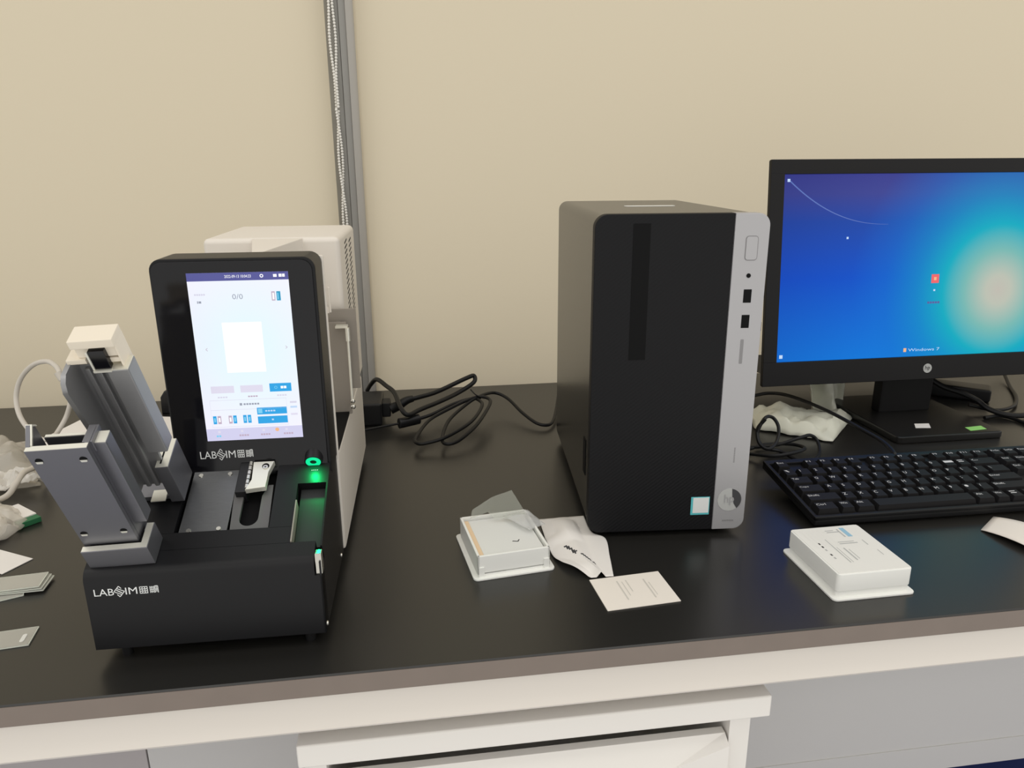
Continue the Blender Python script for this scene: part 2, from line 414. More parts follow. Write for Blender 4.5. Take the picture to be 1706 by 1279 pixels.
for x in (-1.66, 1.77):
    for y in (.02, .66): MB('white_steel').box(x, x+.05, y, y+.05, -.75, -.019, .002).build('leg', bench)
cab = thing('drawer_cabinet', 'white drawer cabinet under the bench rail', 'cabinet', (0, 0, 0))
X0, X1 = -.187, .2365
b = MB('cab_white'); b.box(X0, X1, .02, .295, -.106, -.083, .002, 3); b.build('top_lip', cab)
b = MB('cab_white'); b.box(X0+.004, X0+.022, .03, .292, -.70, -.1062); b.box(X1-.034, X1-.014, .03, .292, -.70, -.1062)
b.box(X0+.022, X1-.034, .28, .292, -.70, -.1062); b.box(X0+.022, X1-.034, .03, .28, -.70, -.68); b.build('body', cab)
b = MB('cab_white')
dx0, dx1, dt = X0+.024, X1-.036, -.131
b.prism([(dx0, -.34), (dx1, -.34), (dx1, dt-.006), (dx1-.055, dt-.026), (dx0+.055, dt-.026), (dx0, dt-.006)], .023, .036, 'y')
b.prism([(.034, dt), (.042, dt), (.042, -.34), (.034, -.34)], dx0, dx1, 'x')
v = [(dx0, .023, dt-.006), (dx0+.055, .023, dt-.026), (dx1-.055, .023, dt-.026), (dx1, .023, dt-.006), (dx1, .034, dt), (dx0, .034, dt)]
b.quad(v[0], v[1], v[5]); b.quad(v[2], v[3], v[4]); b.quad(v[1], v[2], v[4], v[5])
b.build('drawer_front', cab, smooth=0)
b = MB('cab_white'); b.box(dx0, dx1, .023, .040, -.66, -.344, .001); b.build('drawer_front', cab)
for x in (X0+.03, X1-.05):
    for y in (.05, .26):
        b = MB('rubber'); b.cyl((x, y, -.70), (x, y, -.725), .008); b.cyl((x-.007, y, -.727), (x+.007, y, -.727), .023, n=24); b.build('castor', cab)

# ------------------------------------------------------------------ the slide printing machine
dev = thing('slide_printer', 'black and white bench machine with lit touch panel and two silver slide hoppers', 'laboratory machine', (-.3372, .0425, 0), math.radians(-1.2))
A = math.radians(26); SA, CA = math.sin(A), math.cos(A)
RAMP = frame((0, .006, .082), (1, 0, 0), (0, CA, SA), (0, -SA, CA))       # (u, n, t)
def rz(v): return .082+(v-.006)*math.tan(A)
VB = .139
b = MB('black_matte')
low = -.016
def rpt(n, t): return (.006+n*CA-t*SA, .082+n*SA+t*CA)
core = [(0, .012), (0, .066), rpt(.004, low), rpt((VB-.006)/CA-.006, low), (VB, .012)]
b.prism(core, 0, .1815, 'x')
arc = [(.011-.011*math.cos(t), .0722+.011*math.sin(t)) for t in [math.radians(x) for x in (0, 10, 20, 30, 40, 50, 57, 64)]]
b.prism([(0, .066)]+arc+[rpt(.013, 0), rpt(.013, low-.001), (.02, .066)], 0, .176, 'x')
b.F = RAMP
b.box(0, .1565, .0125, .0295, low, 0)
b.box(0, .0605, .029, .105, low, 0)
b.box(.1365, .1555, .029, .1, low, 0)
b.box(.1800, .1815, .008, .1, low, 0)
b.box(.1555, .1800, .0755, .1, low, 0)
b.F = Matrix.Identity(4)
b.box(.1800, .1815, 0, .014, .012, .078)
b.build('base_housing', dev)
b = MB('chan'); b.F = RAMP; b.box(.1572, .1796, .0125, .0755, low, -.0085, .0005); b.build('slide_channel', dev)
b = MB('taupe'); b.F = RAMP; b.box(.1557, .1568, .013, .056, -.012, .0015); b.build('channel_edge', dev)
# four feet
for (u, v) in ((.019, .011), (.166, .011), (.03, .37), (.16, .37)):
    MB('rubber').cyl((u, v, 0), (u, v, .0125), .0042, .0042).build('foot', dev)
# plates on the ramp
pl = MB('gunmetal'); pl.F = RAMP; pl.prism(rrect(.0632, .1018, .0296, .1012, .004, 4, 'cd'), -.0045, -.0025, 'z', .0004); plate = pl.build('slide_plate', dev)
for (u, n) in ((.0698, .0925), (.0945, .0928), (.071, .0325), (.095, .033)):
    s = MB('steel'); s.F = RAMP; s.cyl((u, n, -.0027), (u, n, -.0016), .0024, .0019, 14); s.build('screw', plate)
b = MB('grey_plate'); b.F = RAMP
cu, r = .1178, .0078
slot = [(cu+r*math.cos(math.radians(x)), .0425+r*math.sin(math.radians(x))) for x in range(180, 361, 15)]
b.prism([(.1040, .0300), (.1352, .0300), (.1338, .078), (cu+r+.004, .078), (cu+r, .066)]+slot[::-1]+[(cu-r, .066), (cu-r-.004, .074), (.1015, .074)], -.0060, -.0030, 'z'); b.build('fork_plate', dev)
b = MB('black_dark'); b.F = RAMP; b.box(.1035, .1360, .029, .1, low, -.0105); b.build('well_floor', dev)
b = MB('silver_bright'); b.F = RAMP
b.prism([(.1155, .0985), (.1335, .0985), (.1300, .086), (.1295, .069), (.1125, .067), (.1165, .078)], .0, .006, 'z', .0006)
b.m('black_dark').cyl((.1268, .0925, .0055), (.1268, .0925, .0064), .0031); b.m('steel').annulus((.1268, .091, .0058), (0, 0, 1), .0008, .0022, .0012, 16)
b.build('clamp_bracket', dev)
b = MB('black_plastic'); b.F = RAMP; b.box(.1035, .1128, .066, .1, -.012, .004, .001); b.m('steel')
for i in range(6): b.cyl((.1128, .0700+i*.0052, .0032), (.1128, .0742+i*.0052, .0032), .0018, n=10)
b.build('feed_roller', dev)
# tall panel
pz0 = .116
b = MB('black_matte'); b.prism(rrect(.0485, .1825, pz0, .3108, .010, 6, 'cd'), .0955, VB, 'y', .0012); panel = b.build('touch_panel', dev)
g = MB('black_gloss'); g.prism(rrect(.0500, .1800, .1165, .3085, .009, 6, 'cd'), .0942, .0957, 'y', .0004); g.build('front_glass', panel)
# lit display
lx0, lx1, lz0, lz1 = .0780, .1602, .1512, .2990
def R(b, s0, s1, t0, t1, m, k=1):
    b.m(m); y = .0940-.00006*k
    x0, x1 = lx0+(lx1-lx0)*s0, lx0+(lx1-lx0)*s1; z1, z0 = lz1-(lz1-lz0)*t0, lz1-(lz1-lz0)*t1
    b.quad((x0, y, z0), (x1, y, z0), (x1, y, z1), (x0, y, z1))
def T(b, txt, s0, s1, t0, t1, m, k=2):
    b.m(m); x0 = lx0+(lx1-lx0)*s0; z0 = lz1-(lz1-lz0)*t1
    b.text(txt, XZ(x0, .0940-.00006*k, z0), width=(lx1-lx0)*(s1-s0), height=(lz1-lz0)*(t1-t0))
b = MB('lcd_bg'); R(b, 0, 1, 0, 1, 'lcd_bg', 0)
R(b, 0, 1, 0, .046, L['head'])
T(b, '2022-09-13 10:04:23', .37, .63, .014, .030, L['white'])
b.m(L['white']).annulus((lx0+.735*(lx1-lx0), .0938, lz1-.022*(lz1-lz0)), (0, -1, 0), .0008, .0015, .00003, 14)
R(b, .85, .885, .014, .030, L['white'], 2); R(b, .905, .935, .013, .030, L['white'], 2); R(b, .94, .965, .013, .030, L['white'], 2)
for i in range(5): R(b, .055+i*.022, .072+i*.022, .117, .127, L['lineg'], 2)
T(b, '1', .075, .085, .158, .172, L['grey']); R(b, .09, .115, .159, .171, L['grey'], 2)
T(b, '0/0', .425, .53, .122, .152, L['grey'])
R(b, .815, .850, .112, .165, L['pink'], 1); R(b, .824, .842, .120, .158, L['white'], 2); R(b, .865, .905, .112, .165, L['teal'], 1); R(b, .873, .885, .12, .158, L['cyan'], 2)
R(b, .29, .685, .285, .582, L['white'])
for s, c in ((.10, '<'), (.905, '>')): T(b, c, s, s+.018, .43, .45, L['pink'])
for s0, s1 in ((.10, .335), (.40, .63)): R(b, s0, s1, .662, .705, L['pale'])
R(b, .70, .925, .656, .707, L['blue'])
b.m(L['cyan']).annulus((lx0+.765*(lx1-lx0), .0938, lz1-.681*(lz1-lz0)), (0, -1, 0), .0009, .0013, .00003, 14)
for i in range(2): R(b, .815+i*.032, .841+i*.032, .674, .689, L['white'], 2)
for s in (.16, .47, .77):
    for i in range(4): R(b, s+i*.026, s+.02+i*.026, .726, .735, L['lineg' if s < .4 or s > .7 else 'pink'], 2)
for (a, c, d, e) in ((.07, .86, .748, .750), (.07, .86, .808, .810), (.07, .072, .748, .915), (.858, .86, .748, .915), (.07, .86, .914, .916)): R(b, a, c, d, e, L['lineg'])
R(b, .375, .40, .770, .785, L['grey'], 2)
for i in range(6): R(b, .415+i*.028, .436+i*.028, .772, .783, L['grey'], 2)
for s, (c1, c2) in zip((.085, .245, .395), (('blue', 'pink'), ('pink', 'blue'), ('blue', 'blue'))):
    for k, c in enumerate((c1, c2)):
        R(b, s+k*.047, s+.036+k*.047, .845, .895, L[c]); R(b, s+.009+k*.047, s+.027+k*.047, .857, .883, L['cyan' if c == 'blue' else 'white'], 2)
R(b, .545, .855, .803, .846, L['blue']); R(b, .555, .60, .81, .838, L['cyan'], 2)
for i in range(4): R(b, .63+i*.028, .65+i*.028, .82, .829, L['light'], 2)
R(b, .545, .855, .858, .903, L['blue']); R(b, .69, .71, .875, .885, L['light'], 2)
for t, c in ((.77, 'lineg'), (.80, 'light'), (.845, 'pale')): R(b, .895, .965, t, t+.012, L[c], 2)
R(b, 0, 1, .925, 1, L['bar'])
for s in (.10, .335, .56, .80):
    R(b, s+.02, s+.045, .938, .952, L['pale'], 2)
    for i in range(4 if s > .2 else 2): R(b, s+i*.026, s+.02+i*.026, .966, .977, L['pink' if s > .2 else 'cyan'], 2)
b.m(L['orange']).cyl((lx0+.735*(lx1-lx0), .09385, lz1-.944*(lz1-lz0)), (lx0+.735*(lx1-lx0), .09378, lz1-.944*(lz1-lz0)), .0017, n=16)
b.build('display', panel, smooth=0)
# maker's lettering
def logo(b, x, y, z, wd, h):
    k = wd/9.6
    b.text('LAB', XZ(x, y, z), width=2.95*k, height=h)
    cx, cz, rr = x+3.75*k, z+h*.5, .78*k; hz = h*.78
    th = .13*k
    def seg(p, q, t=th):
        d = Vector((q[0]-p[0], 0, q[1]-p[1])); n = Vector((-d.z, 0, d.x)).normalized()*t*.5
        P, Q = Vector((p[0], y, p[1])), Vector((q[0], y, q[1]))
        b.quad(P-n, Q-n, Q+n, P+n)
    seg((cx-rr, cz), (cx, cz+hz)); seg((cx, cz+hz), (cx+rr*.45, cz+hz*.55)); seg((cx+rr, cz), (cx, cz-hz)); seg((cx, cz-hz), (cx-rr*.45, cz-hz*.55))
    seg((cx-rr, cz), (cx+rr*.3, cz-hz*.55)); seg((cx+rr, cz), (cx-rr*.3, cz+hz*.55)); seg((cx-rr*.5, cz+hz*.28), (cx+rr*.5, cz-hz*.28), th*1.3)
    b.text('IM', XZ(x+4.65*k, y, z), width=1.75*k, height=h)
    gx = x+6.75*k; gw = 1.25*k
    for r_ in (0, .33, .66, 1.0): seg((gx, z+h*(.03+.94*r_)), (gx+gw, z+h*(.03+.94*r_)), h*.11)
    for q in (.05, .35, .65, .95): seg((gx+gw*q, z), (gx+gw*q, z+h), gw*.10)
    gx = x+8.3*k
    for r_ in (.18, .5, .82): seg((gx, z+h*r_), (gx+gw*.5, z+h*r_), h*.1)
    for q in (.05, .25, .47): seg((gx+gw*q, z), (gx+gw*q, z+h*.98), gw*.1)
    seg((gx+gw*.62, z), (gx+gw*.62, z+h), gw*.1); seg((gx+gw*.97, z), (gx+gw*.97, z+h), gw*.1); seg((gx+gw*.8, z+h*.1), (gx+gw*.8, z+h), gw*.09)
    seg((gx+gw*.62, z+h), (gx+gw*.97, z+h), h*.1); seg((gx+gw*.62, z+h*.5), (gx+gw*.97, z+h*.5), h*.1)
b = MB('print_white'); logo(b, .0700, .0939, .1347, .0455, .0068); o = b.build('maker_lettering', panel, smooth=0)
b = MB('print_white'); logo(b, .0065, -.0002, .0606, .0485, .0060); o = b.build('maker_lettering', dev, smooth=0)
# ring button
P = Vector((.1676, .0902, .1283)); dd = Vector((0, -math.cos(math.radians(32)), -math.sin(math.radians(32))))
b = MB('black_plastic'); b.cyl(P-dd*.012, P, .0078, n=32); btn = b.build('power_button', panel)
b = MB('ring'); b.annulus(P, dd, .0030, .0066, .0005); b.build('light_ring', btn)
gl = bpy.data.lights.new('status_lamp', 'SPOT'); gl.energy = .075; gl.color = (.0, 1, .22); gl.shadow_soft_size = .002; gl.spot_size = math.radians(150); gl.spot_blend = .8
go = bpy.data.objects.new('status_lamp', gl); COL.objects.link(go); go.parent = dev; go.location = (.1680, .0830, .1235+.0085)
go.rotation_euler = (math.radians(-12), 0, 0)
b = MB(L['white']); b.F = RAMP
for k in range(4): b.sphere((.1665+k*.0016, .0895, .0008), .0004, 6, 4)
b.build('status_leds', dev)
# white rear housing
b = MB('white_case')
b.box(0, .184, VB+.0002, .425, .012, .1155, .003)
b.box(.0415, .184, .279, .452, .115, .3105, .006, 3)
b.box(.0505, .1838, VB+.0002, .1435, .11, .3065, .0012)
b.prism([(.1215, .1430), (.1285, .1430), (.1455, .282), (.092, .282)], .27, .3095, 'z', .001)
b.build('rear_housing', dev)
for k in (0, 1):
    b = MB('black_dark')
    for j in range(17):
        v, z = (.328+k*.050, .2975-j*.0058-k*.0029)
        b.prism([(v, z), (v+.026, z+.0028), (v+.026, z+.0048), (v, z+.0020)], .1839, .1842, 'x')
    b.build('vent_slots', dev, smooth=0)
b = MB('taupe'); b.box(.150, .1970, .2685, .2715, .1430, .2337, .0006); b.box(.150, .1868, .2600, .2640, .1156, .2208, .0008); b.box(.150, .1800, .2640, .2685, .13, .22)
b.m('black_dark').box(.150, .1835, .150, .2600, .1156, .1185)
b.build('side_bracket', dev)
b = MB('silver_bright'); b.cyl((.1888, .2500, .136), (.1888, .2500, .2120), .0014, n=12); b.cyl((.1888, .2500, .2020), (.1888, .2500, .2165), .0024, n=14); b.box(.1760, .1890, .2490, .2600, .2160, .2185, .0005)
b.m('steel').sphere((.1893, .2500, .1340), .0028); b.sphere((.1893, .2500, .1275), .0030); b.m('taupe').box(.1855, .1893, .2490, .2620, .1255, .1290, .0005); b.build('guide_rod', dev)
b = MB('white_case'); b.box(.1715, .1738, .2470, .2500, .2340, .2612, .0008); b.box(.160, .1715, .2475, .2490, .2335, .2400); b.build('hinge_tab', dev)
b = MB('steel')
b.box(.1768, .1822, .0015, .0095, .066, .0845, .0008); b.build('latch', dev)
for (v, z) in ((.118, .0175), (.0055, .0175)):
    MB('steel').cyl((.1814, v, z), (.1826, v, z), .0022, .0017, 14).build('screw', dev)

# hoppers: own frame (u, n, t) on the ramp; lean: a little to the left going up
def hopper_frame(lean):
    L_ = RAMP.copy()
    return L_ @ Matrix.Rotation(math.radians(-lean), 4, 'Y')
H1 = hopper_frame(1.9); H1.translation = RAMP @ Vector((.0040, .0005, -.0012))
hop = bpy.data.objects.new('front_hopper', None); COL.objects.link(hop); hop.parent = dev; hop.empty_display_size = .02
b = MB('silver'); b.F = H1
b.box(0, .0495, 0, .0055, 0, .0215, .0006); b.box(.043, .0495, .005, .0245, 0, .0215, .0006); b.box(0, .043, .005, .0245, 0, .004); 
b.m('silver_bright'); b.box(.0006, .0489, .0006, .0052, .0214, .0218); b.box(.0438, .0489, .005, .0238, .0214, .0218)  # thin pale strips paint the light on the shoe's top
b.m('black_dark'); b.box(.006, .0425, .0054, .0068, .0205, .0219); b.box(.0427, .0439, .0056, .0165, .0205, .0219)
b.build('shoe', hop)
b = MB('silver'); b.F = H1
b.box(.0008, .0415, .0068, .0115, .006, .1285, .0003); b.box(.0385, .0415, .0102, .0280, .006, .1285, .0003)
b.prism([(.0105, .03), (.018, .03), (.026, .116), (.026, .1345), (.022, .1385), (.0105, .1290)], .0008, .0036, 'x')
b.box(.0036, .0385, .0275, .0300, .020, .120)
b.m('silver_bright'); b.box(.001, .0413, .0070, .0113, .1284, .1289); b.prism([(.0115, .1292), (.0225, .1388), (.0262, .1350), (.0262, .1335), (.0222, .1372), (.0115, .1275)], .0006, .0048, 'x'); b.box(.0040, .0385, .0278, .0302, .1198, .1206)  # light on the chute's top edges and hook, put into the colour
b.build('chute', hop)
b = MB('silver'); b.F = H1; b.box(.0400, .0505, .0145, .0265, .0345, .1245, .0012); b.m('silver_bright').box(.0405, .0500, .0150, .0260, .1243, .1249); b.m('silver').box(.036, .043, .013, .03, .1180, .1280, .0006); b.build('side_rail', hop)  # pale top strip is painted light on the same aluminium
for (u, t) in ((.0068, .1185), (.0355, .1175), (.0062, .036), (.0352, .036)):
    s = MB('black_dark'); s.F = H1; s.cyl((u, .0072, t), (u, .0065, t), .0026, n=16); s.m('silver_bright').prism([(u-.0019, t-.0023), (u+.0019, t-.0023), (u+.0025, t-.0004), (u-.0025, t-.0004)], .0062, .0065, 'y'); s.build('screw_hole', hop)

H2 = hopper_frame(3.0); H2.translation = RAMP @ Vector((.0015, .060, 0))
hp2 = bpy.data.objects.new('rear_hopper', None); COL.objects.link(hp2); hp2.parent = dev; hp2.empty_display_size = .02
b = MB('silver'); b.F = H2
b.box(.0515, .0625, 0, .032, 0, .0440, .0008); b.box(.024, .0515, .004, .032, 0, .0045)
b.m('silver_bright'); b.box(.0520, .0620, .0004, .0316, .0439, .0443); b.box(.0365, .0485, -.002, .010, .0046, .0056)  # pale strip paints the lit bar top; the low ledge is a real piece
b.m('black_dark'); b.box(.0550, .0562, .004, .017, .0430, .0446)
b.build('shoe', hp2)
b = MB('silver_rail'); b.F = H2
b.box(.0310, .0560, .0075, .0105, .0165, .150, .0004)
pr = [(-.008, .0165), (.0105, .0165), (.0105, .158), (.004, .158)]+[(-.008+.012*math.cos(math.radians(x))-.0, .143+.015*math.sin(math.radians(x))) for x in (75, 105, 135, 165)][1:]
b.prism(pr, .0285, .0320, 'x')
for x in (.0355, .0425): b.box(x, x+.004, .0045, .0078, .0165, .148, .0012)
b.build('chute', hp2)
b = MB('silver_rail'); b.F = H2; b.box(.0548, .0700, -.004, .012, .0655, .1520, .001); b.m('silver_bright').box(.0553, .0695, -.0035, .0115, .1517, .1525); b.build('side_rail', hp2)  # rail end lightened by colour, as lit from above
b = MB('bone'); b.F = H2 @ Matrix.Translation((.0062, 0, -.0028)); b.box(.0305, .0605, -.0015, .0165, .1735, .1805, .0008); b.box(.0320, .0595, .0010, .0165, .1640, .1736, .0005); b.box(.0590, .0606, .0, .0165, .150, .1745, .0005); b.box(.0235, .0370, -.001, .0165, .1600, .1640, .0005); b.box(.0500, .0590, .001, .0165, .1585, .1625, .0005)
cap = b.build('sensor_cap', hp2)
b = MB('black_gloss'); b.F = H2 @ Matrix.Translation((.0062, 0, -.0028)); b.box(.0415, .0525, -.0030, .0020, .1560, .1720, .0004); b.m('silver_bright').box(.0402, .0416, -.0036, -.0026, .1560, .1720); b.box(.0402, .0525, -.0045, -.0005, .1540, .1556); b.build('sensor_window', cap)
b = MB('white_case'); b.F = H2; b.box(.0255, .0290, .0, .006, .143, .150, .0008); b.build('cable_socket', hp2)

# grey hopper cable
b = MB('cable_grey')
b.tube([(-.3700,.1400,.2171),(-.3768,.1500,.2210),(-.3879,.1600,.2232),(-.4044,.1700,.2180),(-.4213,.1800,.2039),(-.4283,.1800,.1875),(-.4237,.1700,.1735),(-.4133,.1600,.1624),(-.3993,.1500,.1557),(-.3901,.1500,.1574),(-.3896,.1600,.1593),(-.3856,.1700,.1686),(-.3800,.1700,.1814),(-.3769,.1700,.1936)], .0021, 12)
b.cyl((-.3712, .139, .2185), (-.3680, .138, .2120), .0030, n=14)
IV = (Matrix.Translation(dev.location) @ Matrix.Rotation(dev.rotation_euler.z, 4, 'Z')).inverted()
bmesh.ops.transform(b.bm, matrix=IV @ Matrix.Translation((0, 0, Z0)), verts=b.bm.verts)
b.build('sensor_cable', dev)

# ------------------------------------------------------------------ computer tower
tw = thing('computer_tower', 'black desktop computer tower with silver strip standing on the worktop', 'computer', (.101, .1847, 0), -.0815)
TW, TH, TD = .169, .338, .2963
b = MB('tower_black'); b.prism(rrect(.0012, TW-.0012, .007, TH-.001, .011, 6, 'abcd'), .013, TD, 'y', .001)
b.m('black_dark').box(.0005, .0011, .03, .045, .06, .10); b.build('casing', tw)
b = MB('bezel'); 
sx = .1343
b.prism(rrect(0, sx, .006, TH, .013, 8, 'ad'), .0, .0128, 'y', .0012); b.build('front_bezel', tw)
b = MB('black_dark'); b.box(.0368, .0535, -.0003, .001, .196, .3292, .0002); b.build('drive_slot', tw)
b = MB('tower_silver'); b.prism(rrect(sx+.0003, TW, .006, TH, .012, 8, 'bc'), -.0006, .0128, 'y', .0012); strip = b.build('silver_strip', tw)
b = MB('tower_silver'); b.prism(rrect(.1466, .1577, .2938, .3160, .0024, 4), -.0014, 0, 'y', .0003); b.m('print_mid')
b.prism(rrect(.1459, .1584, .2931, .3167, .003, 4), -.0008, -.0004, 'y'); b.build('power_switch', strip)
b = MB('black_dark'); b.cyl((.1515, -.001, .2785), (.1515, 0, .2785), .0022, n=16); b.build('audio_jack', strip)
for z in (.2519, .2266): MB('black_dark').box(.1480, .1560, -.0010, 0, z, z+.0132, .0004).build('usb_port', strip)
b = MB('print_mid'); b.prism(rrect(.1490, .1522, .190, .2150, .0006, 2), -.0008, -.0004, 'y'); b.build('card_slot', strip)
b = MB('print_grey'); b.cyl((.1511, -.0010, .0405), (.1511, 0, .0405), .0128, n=32); b.m('print_dark').prism([(.1511+.0128*math.cos(math.radians(a))*1, .0405+.0128*math.sin(math.radians(a))) for a in range(-50, 81, 10)]+[(.1540, .044), (.1560, .036)], -.0012, -.0010, 'y')
b.m('tower_silver').text('hp', XZ(.1455, -.0014, .0345), width=.0105, height=.0125); b.build('round_badge', strip)
b = MB('print_mid')
for i in range(9): b.box(.1520, .1532, -.0008, 0, .0830+i*.0019, .0843+i*.0019)
b.build('strip_lettering', strip)
b = MB('print_mid')
for i in range(7): b.box(.1452+i*.0018, .1465+i*.0018, -.0008, 0, .0153, .0172)
b.build('strip_lettering', strip)
b = MB('teal'); b.box(.1100, .1300, -.0006, .0, .0240, .0445); b.m('print_white').box(.1122, .1292, -.0008, -.0003, .0262, .0438); b.build('processor_sticker', tw)
b = MB('black_dark'); b.box(.1686, .1694, .001, .008, .223, .232); b.build('side_latch', tw)
b = MB('box_label'); b.F = Matrix.Translation((0, 0, TH-.001)); b.prism(rrect(.060, .118, .150, .163, .004, 4), 0, .0004, 'z'); b.build('top_label', tw)
b = MB('print_grey'); b.text('i', XZ(.1145, -.0006, .0125), height=.003); 
for (u, v) in ((.02, .03), (.145, .03), (.02, .26), (.145, .26)): MB('rubber').cyl((u, v, 0), (u, v, .0075), .009, n=16).build('foot', tw)
b.bm.free()

# ------------------------------------------------------------------ monitor
mo = thing('computer_monitor', 'black flat monitor with blue desktop picture standing beside the tower', 'monitor', (.4177, .443, 0))
tilt = math.radians(6.0)
MH, MW = .3135, .512
MF = Matrix.Translation((0, 0, .0765)) @ Matrix.Rotation(-tilt, 4, 'X')
b = MB('mon_black'); b.F = MF
b.box(0, MW, .004, .0085, 0, MH, .002); b.box(.012, MW-.012, .008, .030, .012, MH-.012, .004); b.box(0, MW, 0, .005, 0, .0345, .001); b.box(0, MW, 0, .005, .2940, MH, .001); b.box(0, .0205, 0, .005, .0340, .2945, .001); b.box(MW-.0205, MW, 0, .005, .034, .2945, .001)
b.frustum((.05, .46, .03, .29), (.10, .41, .06, .26), 0, 0)
b.prism([(.03, .02), (.052, .06), (.052, .24), (.03, .29)], .06, .45, 'x', .002)
b.build('monitor_housing', mo)
b = MB('desktop')
sx0, sx1, sz0, sz1 = .0200, MW-.0200, .0340, .2945
def S(x0, x1, z0, z1, m, k=1): b.m(m).quad((x0, .0036-k*.0001, z0), (x1, .0036-k*.0001, z0), (x1, .0036-k*.0001, z1), (x0, .0036-k*.0001, z1))
S(sx0, sx1, sz0, sz1, 'desktop', 0)
S(.026, .030, .284, .288, L['light']); S(.0255, .0305, .0395, .0445, L['light']); S(.118, .121, .2055, .2085, L['light'])
S(.2535, .2655, .1405, .1530, L['red'], 1); S(.2575, .2615, .1445, .149, L['orange'], 2); S(.2580, .2610, .1290, .1315, L['light'])
for i in range(5): S(.2500+i*.0040, .2532+i*.0040, .1110, .1140, L['head'])
S(.218, .2225, .0415, .0470, L['orange'])
b.m(L['light']).text('Windows 7', XZ(.2255, .0034, .0420), width=.050, height=.0042)
arc = []
for i in range(25):
    t = i/24; x = .030+t*.150; z = .285-.060*(1-(1-t)**2.2)
    arc.append((x, z))
b.m(emat('swirl', (92, 122, 205), .75))
for i in range(24):
    (xa, za), (xb, zb) = arc[i], arc[i+1]; w0 = .0011*(1-i/28); w1 = .0011*(1-(i+1)/28)
    b.quad((xa, .0035, za-w0), (xb, .0035, zb-w1), (xb, .0035, zb+w1), (xa, .0035, za+w0))
b.build('screen', mo, smooth=0).matrix_local = MF
b = MB('print_grey'); b.F = MF; cx = MW/2; b.cyl((cx, -.0006, .0165), (cx, .001, .0165), .0068, n=28); b.m('mon_black').text('hp', frame((cx-.0038, -.0008, .0130), (1, 0, 0), (0, 0, 1), (0, -1, 0)), width=.0076, height=.0075); b.build('round_badge', mo)
b = MB('mon_black'); b.box(.2195, .3065, .046, .068, .009, .20, .004); b.prism([(.034, .09), (.068, .07), (.068, .20), (.034, .20)], .225, .300, 'x', .003); b.build('neck', mo)
b = MB('base_black'); b.prism(rrect(.181, .348, -.058, .135, .008, 4), 0, .011, 'z', .0025); bs = b.build('stand_base', mo)
b = MB('pcb_white'); b.F = Matrix.Translation((0, 0, .0111)); b.prism([(.230, -.027), (.252, -.030), (.262, -.012), (.240, -.010)], 0, .0003, 'z'); b.build('paper_sticker', bs)
b = MB('green_sticker'); b.F = Matrix.Translation((0, 0, .0111)); b.prism([(.300, -.050), (.328, -.047), (.330, -.033), (.302, -.036)], 0, .0003, 'z'); b.build('energy_sticker', bs)

# ------------------------------------------------------------------ keyboard
kx0 = .3500
kb = thing('computer_keyboard', 'black full size computer keyboard lying in front of the monitor', 'keyboard', (.3500, .167, .0), math.radians(-.6))
kt = math.asin((.027-.013)/.128)
KF = Matrix.Translation((0, 0, .0125)) @ Matrix.Rotation(kt, 4, 'X')
KW, KD = .444, .1300
b = MB('kb_black'); b.F = KF; b.box(0, KW, 0, KD, -.0095, -.002, .002); b.box(0, KW, 0, .0055, -.003, .0015, .0012); b.box(0, KW, KD-.009, KD, -.003, .0015, .0012); b.box(0, .0045, 0, KD, -.003, .0012, .0012); b.box(KW-.0045, KW, 0, KD, -.003, .0012, .0012)
b.build('keyboard_body', kb)
for x in (.05, .38): MB('kb_black').box(x, x+.03, .112, .117, .0, .018, .001).build('folding_foot', kb)
U = .01885
rows = [
 (0, [('Esc', 0, 1)]+[('F%d' % (i+1), [2, 3, 4, 5, 6.5, 7.5, 8.5, 9.5, 11, 12, 13, 14][i], 1) for i in range(12)]+[('PrtSc', 15.25, 1), ('ScrLk', 16.25, 1), ('Pause', 17.25, 1)]),
 (1, [(c, i, 1) for i, c in enumerate('`1234567890-=')]+[('<--', 13, 2), ('Ins', 15.25, 1), ('Home', 16.25, 1), ('PgUp', 17.25, 1)]),
 (2, [('Tab', 0, 1.5)]+[(c, 1.5+i, 1) for i, c in enumerate('QWERTYUIOP[]')]+[('\\', 13.5, 1.5), ('Del', 15.25, 1), ('End', 16.25, 1), ('PgDn', 17.25, 1)]),
 (3, [('Caps', 0, 1.75)]+[(c, 1.75+i, 1) for i, c in enumerate("ASDFGHJKL;'")]+[('Enter', 12.75, 2.25)]),
 (4, [('Shift', 0, 2.25)]+[(c, 2.25+i, 1) for i, c in enumerate('ZXCVBNM,./')]+[('Shift', 12.25, 2.75), ('^', 16.25, 1)]),
 (5, [('Ctrl', 0, 1.5), ('Win', 1.5, 1), ('Alt', 2.5, 1.25), ('', 3.75, 6.5), ('Alt', 10.25, 1.25), ('Win', 11.5, 1), ('=', 12.5, 1), ('Ctrl', 13.5, 1.5), ('<', 15.25, 1), ('v', 16.25, 1), ('>', 17.25, 1)])]
RP = .0188
def keyrow(r): return KD-.0115-(r+1)*RP-(0 if r == 0 else .0012)+.0028
def keymesh(b, x, y, wd, txt, d=RP):
    b.m('key_black'); g = .0011
    b.frustum((x+g, x+wd-g, y+g, y+d-g), (x+g+.0021, x+wd-g-.0021, y+g+.0022, y+d-g-.0014), -.0025, .0052)
    if txt:
        n = len(txt); b.m('legend')
        hh = .0046 if n == 1 else .0036
        b.text(txt, frame((x+.0042, y+d-.0036-hh-.001, .00526), (1, 0, 0), (0, 1, 0), (0, 0, 1)), height=hh, width=(None if n == 1 else min(.0110*wd/U, .0027*n)))
for r, ks in rows:
    for (t_, x, w_) in ks:
        b = MB('key_black'); b.F = KF
        keymesh(b, .0065+x*U, keyrow(r), w_*U, t_)
        b.build('key', kb, smooth=0)
